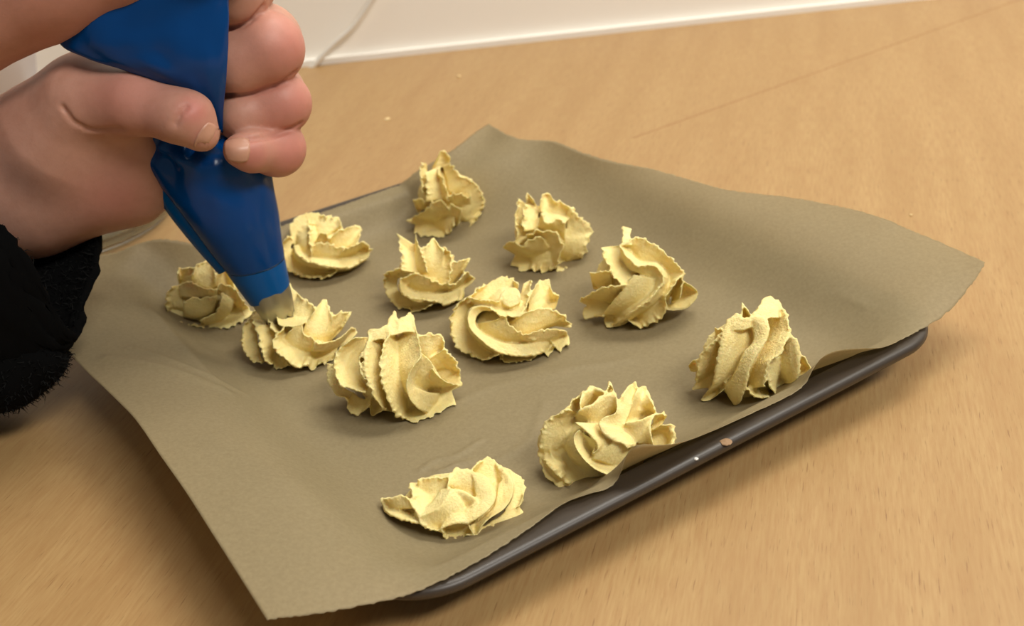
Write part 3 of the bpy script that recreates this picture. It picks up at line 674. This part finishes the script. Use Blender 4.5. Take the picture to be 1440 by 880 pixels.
# ------------------------------------------------------------------ implicit surfaces for the hands
class Field:
    def __init__(self, lo, hi, h):
        self.lo, self.h = np.array(lo), h
        n = np.ceil((np.array(hi) - self.lo) / h).astype(int) + 1
        ax = [self.lo[i] + h * np.arange(n[i], dtype=np.float32) for i in range(3)]
        self.X, self.Y, self.Z = np.meshgrid(*ax, indexing='ij')
        self.d = np.full(self.X.shape, 1.0, np.float32)
    def cone(self, a, ra, b, rb, ys=1.0):
        """round cone; ys < 1 flattens it in depth (y)"""
        a = np.array(a, np.float32); b = np.array(b, np.float32)
        ax, ay, az = a[0], a[1], a[2]; d = b - a
        X, Y, Z = self.X - ax, (self.Y - ay), self.Z - az
        t = np.clip((X * d[0] + Y * d[1] + Z * d[2]) / max(1e-9, float(d @ d)), 0, 1)
        qx, qy, qz = X - t * d[0], (Y - t * d[1]) / ys, Z - t * d[2]
        return np.sqrt(qx * qx + qy * qy + qz * qz) - (ra + (rb - ra) * t)
    def add(self, s, k):
        h = np.clip(.5 + .5 * (s - self.d) / k, 0, 1)
        self.d = s * (1 - h) + self.d * h - k * h * (1 - h)
    def cut(self, s, k):
        h = np.clip(.5 - .5 * (self.d + s) / k, 0, 1)
        self.d = self.d * (1 - h) + (-s) * h + k * h * (1 - h)
    def mesh(self):
        g = vdb.FloatGrid(.05); g.copyFromArray(self.d); 
        pts, quads = g.convertToQuads(0.0)
        return pts.astype(float) * self.h + self.lo, quads
    def sample(self, P):
        q = (np.asarray(P) - self.lo) / self.h
        i = np.clip(q.astype(int), 0, np.array(self.d.shape) - 2); f = q - i
        r = 0
        for dx in (0, 1):
            for dy in (0, 1):
                for dz in (0, 1):
                    w_ = (f[..., 0] if dx else 1 - f[..., 0]) * (f[..., 1] if dy else 1 - f[..., 1]) * (f[..., 2] if dz else 1 - f[..., 2])
                    r = r + w_ * self.d[i[..., 0] + dx, i[..., 1] + dy, i[..., 2] + dz]
        return r
def pr(px, py, dy, rpx):                        # a ball: centre and radius
    p = vp(px, py, dy); return p, rpx * mpp(p)

def chain(F, pts, k_first, k=.002, ys=1.0):
    """one limb: its own smooth chain of round cones, then merged into the field"""
    G = None
    for a, b in zip(pts[:-1], pts[1:]):
        (pa, ra), (pb, rb) = pr(*a), pr(*b)
        s = F.cone(pa, ra, pb, rb, ys)
        if G is None: G = s
        else:
            h = np.clip(.5 + .5 * (s - G) / k, 0, 1); G = s * (1 - h) + G * h - k * h * (1 - h)
    F.add(G, k_first)
def crease(F, pts, r, k=.0012):
    P = [vp(*p) for p in pts]
    # drop the polyline onto the surface along the line of sight
    Q = []
    for p in catmull(P, 14):
        d = (p - CPOS) / np.linalg.norm(p - CPOS); s = np.linspace(-.05, .05, 120)
        L = p[None] + d[None] * s[:, None]; v_ = F.sample(L); i = int(np.argmax(v_ < 0)) if (v_ < 0).any() else None
        if i is not None: Q.append(L[i])
    if len(Q) < 2: return
    G = None
    for a, b in zip(Q[:-1], Q[1:]):
        s = F.cone(a, r, b, r); G = s if G is None else np.minimum(G, s)
    F.cut(G, k)
def skin_obj(name, F, blush, parent):
    V, Qd = F.mesh()
    o = mesh_obj(name, V, Qd, M_SKIN)
    at_ = o.data.attributes.new('blush', 'FLOAT', 'POINT')
    b = np.zeros(len(V))
    for (x, y, dy, rpx, s) in blush:
        p, r = pr(x, y, dy, rpx)
        b = np.maximum(b, s * np.exp(-(np.linalg.norm(V - p, axis=1) / r) ** 2))
    at_.data.foreach_set('value', b.astype(np.float32))
    bm = bmesh.new(); bm.from_mesh(o.data); bmesh.ops.smooth_vert(bm, verts=bm.verts, factor=.3, use_axis_x=True, use_axis_y=True, use_axis_z=True)
    bmesh.ops.recalc_face_normals(bm, faces=bm.faces); bm.to_mesh(o.data); bm.free()
    return under(o, parent)
def nail(F, corners, parent, lift=.0001):
    """corners: px quad (base-left, base-right, tip-right, tip-left), laid on the skin along the line of sight"""
    n = 12; q = [np.array(c, float) for c in corners]; vs = []
    for i in range(n):
        for j in range(n):
            u, v = j / (n - 1) * 2 - 1, i / (n - 1) * 2 - 1
            x, y = u * math.sqrt(1 - .34 * v * v), v * math.sqrt(1 - .34 * u * u)   # rounded corners
            a, b = (x + 1) / 2, (y + 1) / 2
            p = (1 - b) * ((1 - a) * q[0] + a * q[1]) + b * ((1 - a) * q[3] + a * q[2])
            w0 = vp(p[0], p[1], -60); d = (w0 - CPOS) / np.linalg.norm(w0 - CPOS)
            s = np.linspace(0, .12, 300); L = w0[None] + d[None] * s[:, None]; f = F.sample(L)
            k = int(np.argmax(f < 0)) if (f < 0).any() else None
            vs.append(L[k] - d * (lift + .0004 * (1 - max(abs(u), abs(v)) ** 2)) if k is not None else None)
    good = [v for v in vs if v is not None]; mid = np.mean(good, axis=0)
    vs = [v if v is not None else mid for v in vs]
    G = np.array(vs).reshape(n, n, 3)
    for _ in range(4):
        H = G.copy(); H[1:-1, 1:-1] = (G[:-2, 1:-1] + G[2:, 1:-1] + G[1:-1, :-2] + G[1:-1, 2:]) / 4; G = H
    o = mesh_obj('fingernail', G.reshape(-1, 3), grid_faces(n, n), M_NAIL)
    md = o.modifiers.new('thickness', 'SOLIDIFY'); md.thickness = .0009; md.offset = 0
    return under(o, parent)

person = empty('person', vp(-60, 300, 0))
tag(person, 'person in a black fleece sleeve squeezing the blue piping bag with both hands', 'person')
def build_left_hand():
    lo = np.min([vp(-330, 420, -60), vp(470, -160, 90)], axis=0); hi = np.max([vp(-330, 420, -60), vp(470, -160, 90), vp(-330, 430, 90)], axis=0)
    lo = np.minimum(lo, [vp(-330, 420, 0)[0], Y0 - .065, .02]); hi = np.maximum(hi, [vp(470, 0, 0)[0], Y0 + .085, vp(0, -130, 0)[2]])
    F = Field(lo, hi, .0009)
    # wrist, heel of the hand and back of the hand
    chain(F, [(-300, 345, 0, 106), (-80, 278, 4, 101), (3, 254, 8, 102), (75, 215, 8, 91), (140, 165, 10, 94)], .004, .006, .8)
    chain(F, [(60, 258, 8, 84), (180, 240, 8, 70), (192, 236, 12, 56)], .022, .01, .8)
    chain(F, [(140, 160, 18, 78), (260, 120, 40, 66), (310, 60, 42, 60)], .008, .01, .8)
    chain(F, [(150, 230, 20, 75), (280, 190, 42, 52)], .01, .01, .8)
    # fingers: from the knuckle behind the bag round to the front
    chain(F, [(285, -20, 40, 52), (335, -30, 26, 52), (328, -12, 6, 48), (285, 0, 8, 36)], .003, .004)
    chain(F, [(290, 60, 42, 50), (372, 58, 28, 50), (376, 68, 4, 49), (335, 87, 2, 45), (303, 92, 8, 34)], .0008, .004)
    chain(F, [(300, 120, 40, 44), (385, 132, 28, 42), (395, 145, 4, 40), (342, 164, -2, 32), (308, 166, 4, 25)], .0008, .004)
    chain(F, [(290, 190, 40, 40), (378, 200, 26, 38), (389, 208, 0, 38), (352, 212, -13, 28), (335, 212, -17, 21)], .0008, .004)
    # thumb
    chain(F, [(75, 195, -2, 72), (116, 145, -6, 56), (188, 145, -16, 43)], .010, .005)
    chain(F, [(150, 143, -11, 48), (188, 145, -16, 43), (250, 163, -24, 36), (266, 167, -25, 35), (284, 189, -26, 24)], .0012, .004)
    # folds of the skin
    crease(F, [(88, 150, 0), (105, 172, 0), (135, 183, 0), (170, 181, 0)], .0009)
    crease(F, [(322, 197, 0), (360, 195, 0), (395, 187, 0), (422, 174, 0)], .0011)
    crease(F, [(320, 134, 0), (360, 130, 0), (390, 119, 0), (414, 102, 0)], .0011)
    crease(F, [(322, 41, 0), (350, 31, 0), (370, 8, 0)], .0010)
    crease(F, [(262, 150, 0), (254, 160, 0), (247, 174, 0)], .0004, .002)
    hand = skin_obj('left_hand', F, [(276, 150, -35, 30, .8), (290, 195, -35, 22, .5), (405, 150, 0, 50, .65), (400, 70, 0, 55, .6), (400, 215, -5, 46, .7), (355, 220, -20, 30, .6), (180, 130, -25, 70, .35), (160, 300, -20, 60, .45), (345, 90, -10, 40, .2)], person)
    nail(F, [(292, 166), (267, 207), (294, 224), (318, 190)], person)
    nail(F, [(353, 192), (350, 230), (318, 226), (313, 197)], person)
    return F
HF = build_left_hand()
def build_right_arm():
    lo = np.array([vp(-420, 0, 0)[0], Y0 - .07, vp(0, 150, 0)[2]]); hi = np.array([vp(420, 0, 0)[0], Y0 + .06, vp(0, -430, 0)[2]])
    F = Field(lo, hi, .0016)
    chain(F, [(-380, 150, -12, 128), (-100, 12, -10, 111), (60, -66, -8, 116), (175, -118, -4, 124), (240, -205, 0, 88)], .004, .006, .85)
    for k, y in enumerate((-95, -170, -245, -320)):
        chain(F, [(230, y - 10, 20, 44), (335, y, 16, 44), (345, y + 4, -12, 42), (285, y + 8, -26, 36)], .003, .004)
    chain(F, [(180, -200, -10, 70), (230, -230, -28, 46), (300, -215, -34, 38)], .01, .006)
    skin_obj('right_forearm', F, [(60, 0, -30, 120, .25)], person)
build_right_arm()

# ------------------------------------------------------------------ fleece sleeve
def fleece_fibres(V, Fc, n, parent, seed, length=(.0012, .0035)):
    rng = np.random.default_rng(seed)
    V = np.array(V); tri = np.array([[f[0], f[1], f[2]] for f in Fc] + [[f[0], f[2], f[3]] for f in Fc])
    A, B, Cc = V[tri[:, 0]], V[tri[:, 1]], V[tri[:, 2]]
    nr = np.cross(B - A, Cc - A); ar = np.linalg.norm(nr, axis=1); nr /= ar[:, None] + 1e-15
    idx = rng.choice(len(tri), n, p=ar / ar.sum())
    r1, r2 = rng.random(n), rng.random(n); s = np.sqrt(r1)[:, None]
    P = A[idx] * (1 - s) + B[idx] * s * (1 - r2[:, None]) + Cc[idx] * s * r2[:, None]
    d = nr[idx] * .8 + rng.normal(0, .55, (n, 3)); d /= np.linalg.norm(d, axis=1)[:, None]
    L = rng.uniform(*length, n)[:, None]
    side = np.cross(d, rng.normal(0, 1, (n, 3))); side /= np.linalg.norm(side, axis=1)[:, None]
    wd = .00022
    mid = P + d * L * .55 + side * L * rng.normal(0, .2, (n, 1)); tip = P + d * L + rng.normal(0, .0007, (n, 3))
    vs = np.stack([P - side * wd, P + side * wd, mid - side * wd * .8, mid + side * wd * .8, tip], 1).reshape(-1, 3)
    i = np.arange(n) * 5
    fs = np.stack([i, i + 1, i + 3, i + 2], 1).tolist() + np.stack([i + 2, i + 3, i + 4], 1).tolist()
    o = mesh_obj('fleece_pile', vs, fs, M_FIBRE); tag(o, kind='stuff')
    under(o, person) if parent is None else None
    if parent is not None:
        o.parent = parent
    return o
def loft(rings, n, m_, closed=True):
    """rings: lists of 3-d points (same count) ; smooth tube through them"""
    R = []
    for r in rings:
        P = np.array(r, float); P = np.vstack([P[-1:], P, P[:2]])
        k = len(r); t = np.linspace(0, k, n, endpoint=False); i = t.astype(int); f = (t - i)[:, None]
        p0, p1, p2, p3 = P[i], P[i + 1], P[i + 2], P[np.minimum(i + 3, len(P) - 1)]
        R.append(.5 * (2 * p1 + (p2 - p0) * f + (2 * p0 - 5 * p1 + 4 * p2 - p3) * f ** 2 + (3 * p1 - p0 - 3 * p2 + p3) * f ** 3))
    R = np.array(R)
    return np.stack([catmull(R[:, j], m_) for j in range(n)], 1)
def build_sleeve():
    ring0 = [(0, 316, -44), (48, 374, -50), (98, 468, -42), (118, 410, -22), (135, 332, 2), (60, 230, 40), (-60, 190, 20), (-70, 250, -20)]
    ring1 = [(-60, 345, -52), (-12, 420, -56), (62, 496, -46), (80, 440, -24), (90, 350, 6), (10, 240, 44), (-120, 200, 24), (-130, 280, -24)]
    ring2 = [(-190, 400, -54), (-130, 490, -58), (-60, 545, -46), (-40, 480, -20), (-40, 380, 10), (-110, 280, 50), (-230, 240, 24), (-250, 320, -24)]
    ring3 = [(-380, 460, -48), (-330, 545, -50), (-260, 590, -34), (-240, 530, 14), (-240, 430, 44), (-300, 340, 50), (-420, 300, 24), (-440, 380, -24)]
    G = loft([[vp(*p) for p in r] for r in (ring0, ring1, ring2, ring3)], 64, 40)
    rng = np.random.default_rng(3)
    G += rng.normal(0, .0004, G.shape); G[..., 2] = np.maximum(G[..., 2], .004)
    V = G.reshape(-1, 3); Fc = grid_faces(40, 64, True)
    o = mesh_obj('sleeve', V, Fc, M_FLEECE)
    md = o.modifiers.new('thickness', 'SOLIDIFY'); md.thickness = .003; md.offset = -1
    under(o, person)
    c = V.mean(0); nrm = 0
    fleece_fibres(V, Fc, 14000, o, 5)
    # lower fold of the sleeve that hangs down to the table
    F = Field(np.array([vp(-420, 500, -30)[0], Y0 - .1, -.002]), np.array([vp(130, 500, -30)[0], Y0 + .03, .09]), .0016)
    chain(F, [(55, 505, -46, 34), (10, 520, -44, 48), (-120, 560, -42, 66), (-330, 600, -40, 84)], .004, .01)
    chain(F, [(60, 500, -36, 34), (-20, 515, -26, 54), (-200, 560, -20, 72)], .008, .01)
    F.d = np.maximum(F.d, .0012 - F.Z)
    V, Q = F.mesh()
    o2 = mesh_obj('sleeve_fold', V, Q, M_FLEECE); under(o2, person)
    fleece_fibres(V, [list(q) for q in Q], 7000, o2, 6)
build_sleeve()
def build_unseen_jacket():  # unseen body and upper sleeves, added to block light and carry the arms on
    F = Field(np.array([-.62, Y0 - .32, -.02]), np.array([-.18, Y0 + .16, .62]), .006)
    for a_, ra, b_, rb in (((-.33, Y0 - .03, .055), .04, (-.40, Y0 - .05, .10), .055), ((-.40, Y0 - .05, .10), .058, (-.46, Y0 - .06, .34), .07), ((-.46, Y0 - .06, .34), .085, (-.52, Y0 - .10, .42), .12), ((-.52, Y0 - .1, .42), .12, (-.52, Y0 - .12, .12), .11)):
        F.add(F.cone(a_, ra, b_, rb), .03)
    F.add(F.cone(vp(-345, 130, -12), .042, (-.50, Y0 - .10, .40), .075), .02)
    V, Q = F.mesh(); V[:, 2] = np.maximum(V[:, 2], .004)
    under(mesh_obj('unseen_jacket', V, Q, M_FLEECE), person)
build_unseen_jacket()

# ------------------------------------------------------------------ piping bag
bag = empty('piping_bag', vp(385, 436, 0))
tag(bag, 'blue plastic piping bag squeezed in the fists, its metal nozzle pointing down', 'piping bag')
def sections(secs, n, mm, bulge, seed, amp):
    """secs: ((Lx,Ly),(Rx,Ry), depth factor, dy)"""
    rings = []
    for (lx, ly), (rx, ry), kf, dy in secs:
        a, b = vp(lx, ly, dy), vp(rx, ry, dy); c = (a + b) / 2; h = (b - a) / 2; hl = np.linalg.norm(h)
        dep = np.array([0, 1., 0]) * hl * kf
        rings.append([c + h * math.cos(t) + dep * math.sin(t) for t in np.arange(n) / n * 2 * math.pi])
    R = np.array(rings)
    G = np.stack([catmull(R[:, j], mm) for j in range(n)], 1)
    rng = np.random.default_rng(seed)
    ph = rng.uniform(0, 6.28, (5,)); th = np.arange(n)[None, :] / n * 2 * np.pi; s = np.linspace(0, 1, mm)[:, None]
    ctr = G.mean(1, keepdims=True); d = G - ctr; ln = np.linalg.norm(d, axis=2, keepdims=True)
    wv = amp * (np.sin(7 * th + 9 * s + ph[0]) + .6 * np.sin(13 * th - 14 * s + ph[1]) + .5 * np.sin(5 * th + 25 * s + ph[2]))
    wgt = bulge(s) * np.ones_like(th)
    G = G + d / (ln + 1e-9) * (wv * wgt)[..., None]
    return G
def tube_obj(name, G, mat, cap=True):
    mm, n, _ = G.shape; V = G.reshape(-1, 3); f = grid_faces(mm, n, True)
    if cap: f.append(list(range(n))[::-1]); f.append([(mm - 1) * n + k for k in range(n)])
    o = mesh_obj(name, V, f, mat)
    bm = bmesh.new(); bm.from_mesh(o.data); bmesh.ops.recalc_face_normals(bm, faces=bm.faces); bm.to_mesh(o.data); bm.free()
    return under(o, bag)
def build_bag():
    lower = [((318, 379), (400, 363), .85, 0), ((300, 356), (397, 340), .85, 0), ((272, 318), (393, 308), .8, 0), ((245, 283), (388, 280), .7, 0), ((218, 250), (382, 250), .6, 0),
             ((201, 220), (370, 220), .55, 0), ((197, 196), (345, 200), .5, 0), ((230, 176), (325, 186), .45, -2), ((275, 164), (317, 176), .45, -4)]
    tube_obj('bag_body', sections(lower, 72, 60, lambda s: np.clip((s - .35) * 2.2, .05, 1) + 1.2 * np.exp(-((s - .72) / .1) ** 2), 2, .0010), M_BAG)
    tip = [((351, 425), (407, 399), .9, 0), ((334, 402), (404, 382), .88, 0), ((318, 379), (400, 363), .85, 0)]
    tube_obj('bag_tip', sections(tip, 64, 14, lambda s: s * 0, 3, 0), M_BAGTIP, cap=False)
    upper = [((272, 168), (314, 186), .5, -8), ((268, 142), (314, 158), .45, -12), ((226, 118), (317, 118), .30, -16), ((175, 98), (319, 85), .28, -17), ((120, 80), (321, 45), .28, -15), ((86, 56), (323, 10), .32, -12), ((90, 0), (324, -40), .4, -8), ((150, -70), (318, -110), .5, 0), ((210, -150), (310, -180), .6, 0), ((220, -330), (320, -350), .8, 0)]
    tube_obj('bag_top', sections(upper, 72, 70, lambda s: np.clip((s - .1) * 1.5, .1, 1), 5, .0007), M_BAG)
    # flat seam that stands out along the left side
    ou = [(196, 200), (203, 235), (217, 268), (240, 303), (272, 343), (308, 384)]; inn = [(215, 200), (225, 235), (242, 268), (262, 298), (290, 334), (320, 378)]
    A = catmull([vp(*p, -1) for p in ou], 40); B = catmull([vp(*p, -5) for p in inn], 40)
    G = np.stack([A * (1 - t) + B * t + np.array([0, -.0015, 0]) * math.sin(t * math.pi) for t in np.linspace(0, 1, 6)], 1)
    o = mesh_obj('seam_flap', G.reshape(-1, 3), grid_faces(40, 6), M_BAGTHIN)
    md = o.modifiers.new('thickness', 'SOLIDIFY'); md.thickness = .0005; under(o, bag)
    # metal nozzle: a cone with a toothed rim
    a0, b0 = vp(352, 424), vp(406, 398); c0 = (a0 + b0) / 2; r0 = np.linalg.norm(b0 - a0) / 2 * .985
    c1 = vp(395, 448); ax = (c1 - c0); ax /= np.linalg.norm(ax)
    e1 = (b0 - a0) / np.linalg.norm(b0 - a0); e1 -= ax * (e1 @ ax); e1 /= np.linalg.norm(e1); e2 = np.cross(ax, e1)
    rings = []; n = 64
    ln = np.linalg.norm(c1 - c0)
    for s, r in ((-.15, .98), (0, .97), (.35, .9), (.7, .8), (1.0, .7), (1.0, .64), (.6, .72), (-.1, .9)):
        pts = []
        for k in range(n):
            t = 2 * math.pi * k / n; g = max(0, s - .6) / .4 * .22 * (abs((k * 8 / n) % 1 - .5) * 2)
            pts.append(c0 + ax * ln * (s - g * .9) + (e1 * math.cos(t) + e2 * math.sin(t)) * r0 * r)
        rings.append(pts)
    tube_obj('nozzle', np.array(rings), M_STEEL, cap=False)
build_bag()

# ------------------------------------------------------------------ glass bowl and white tub behind the hand
def lathe(name, prof, c, mat, n=96):
    G = np.array([[(c[0] + r * math.cos(t), c[1] + r * math.sin(t), c[2] + z) for t in np.arange(n) / n * 2 * math.pi] for r, z in prof])
    o = mesh_obj(name, G.reshape(-1, 3), grid_faces(len(prof), n, True), mat)
    o_f = [list(range(n))[::-1], [(len(prof) - 1) * n + k for k in range(n)]]
    bm = bmesh.new(); bm.from_mesh(o.data); bm.verts.ensure_lookup_table()
    for f in o_f: bm.faces.new([bm.verts[i] for i in f])
    bmesh.ops.recalc_face_normals(bm, faces=bm.faces); bm.to_mesh(o.data); bm.free()
    return o
bc = at(100, 316, 0)
r0_ = float(np.linalg.norm(at(226, 318, 0) - bc))
bo = lathe('glass_dish', [(r0_ - .004, .0), (r0_ - .001, .0008), (r0_, .003), (r0_ + .004, .012), (r0_ + .008, .026), (r0_ + .0085, .028), (r0_ + .0075, .0285), (r0_ + .006, .026), (r0_ + .002, .012), (r0_ - .003, .004), (r0_ - .006, .003)], bc, M_GLASS)
tag(bo, 'round clear glass dish on the table behind the squeezing hand', 'dish')
wl = lambda px, py: (lambda d: CPOS + d * (((wa0 - CPOS) @ wnrm) / (d @ wnrm)) - wnrm * .004)(ray(px, py))
cp_ = by_length(catmull([wl(418, 108), wl(436, 96), wl(468, 62), wl(498, 34), wl(524, -4), wl(548, -50), wl(560, -120), wl(562, -260)], 160), 120)
ring = []
for i in range(120):
    T = cp_[min(i + 1, 119)] - cp_[max(i - 1, 0)]; T /= np.linalg.norm(T); e1 = np.cross(T, wnrm); e1 /= np.linalg.norm(e1); e2 = np.cross(T, e1)
    ring.append([cp_[i] + (e1 * math.cos(t) + e2 * math.sin(t)) * .0021 for t in np.arange(12) / 12 * 2 * math.pi])
co = mesh_obj('cable', np.array(ring).reshape(-1, 3), grid_faces(120, 12, True) + [list(range(12))[::-1], [119 * 12 + k for k in range(12)]], M_CABLE)
tag(co, 'thin greyish white cable running up the cream wall from behind the fingers', 'cable')
tb = at(-5, 150, 0)
to = lathe('plastic_tub', [(.05, .0), (.052, .001), (.060, .050), (.063, .052), (.063, .055), (.060, .056), (.057, .050), (.048, .004)], (tb[0] - .02, tb[1] + .05, 0), M_WHITE)
tag(to, 'white glossy plastic tub showing between the two wrists', 'tub')

# ------------------------------------------------------------------ crumbs
def crumb(px, py, z, size, label, mat, seed, flat=.6):
    rng = np.random.default_rng(seed)
    bm = bmesh.new(); bmesh.ops.create_icosphere(bm, subdivisions=2, radius=1)
    ax = rng.uniform(.7, 1.3, 3)
    for v in bm.verts:
        v.co = Vector((v.co.x * ax[0], v.co.y * ax[1], v.co.z * flat)) * (1 + rng.uniform(-.22, .22)) * size
    me = bpy.data.meshes.new('crumb'); bm.to_mesh(me); bm.free(); me.materials.append(mat)
    o = bpy.data.objects.new('crumb', me); C.objects.link(o); p = at(px, py, z); o.location = (p[0], p[1], z + size * flat * .6)
    tag(o, label, 'crumb', 'stray crumbs')
M_CRUMB = plain('pale_crumb', lin(232, 205, 150), .7); M_FLAKE = plain('brown_flake', lin(150, 118, 84), .7); M_FLOUR = plain('flour_speck', lin(240, 236, 228), .8)
crumb(545, 168, 0, .0019, 'pale smear like crumb on the table right of the fingers', M_CRUMB, 1, .35)
crumb(645, 108, 0, .0016, 'pale crumb on the table near the wall', M_CRUMB, 2, .5)
crumb(1281, 303, 0, .0010, 'pale crumb on the table beyond the right end of the paper', M_CRUMB, 3)
crumb(1342, 419, 0, .0006, 'tiny brown crumb on the table right of the paper corner', M_FLAKE, 4)
crumb(1020, 622, .0196, .0017, 'brown baked flake stuck on the near rim of the tray', M_FLAKE, 5, .3)
crumb(979, 646, .0194, .0007, 'white speck on the near rim of the tray beside the brown flake', M_FLOUR, 6)
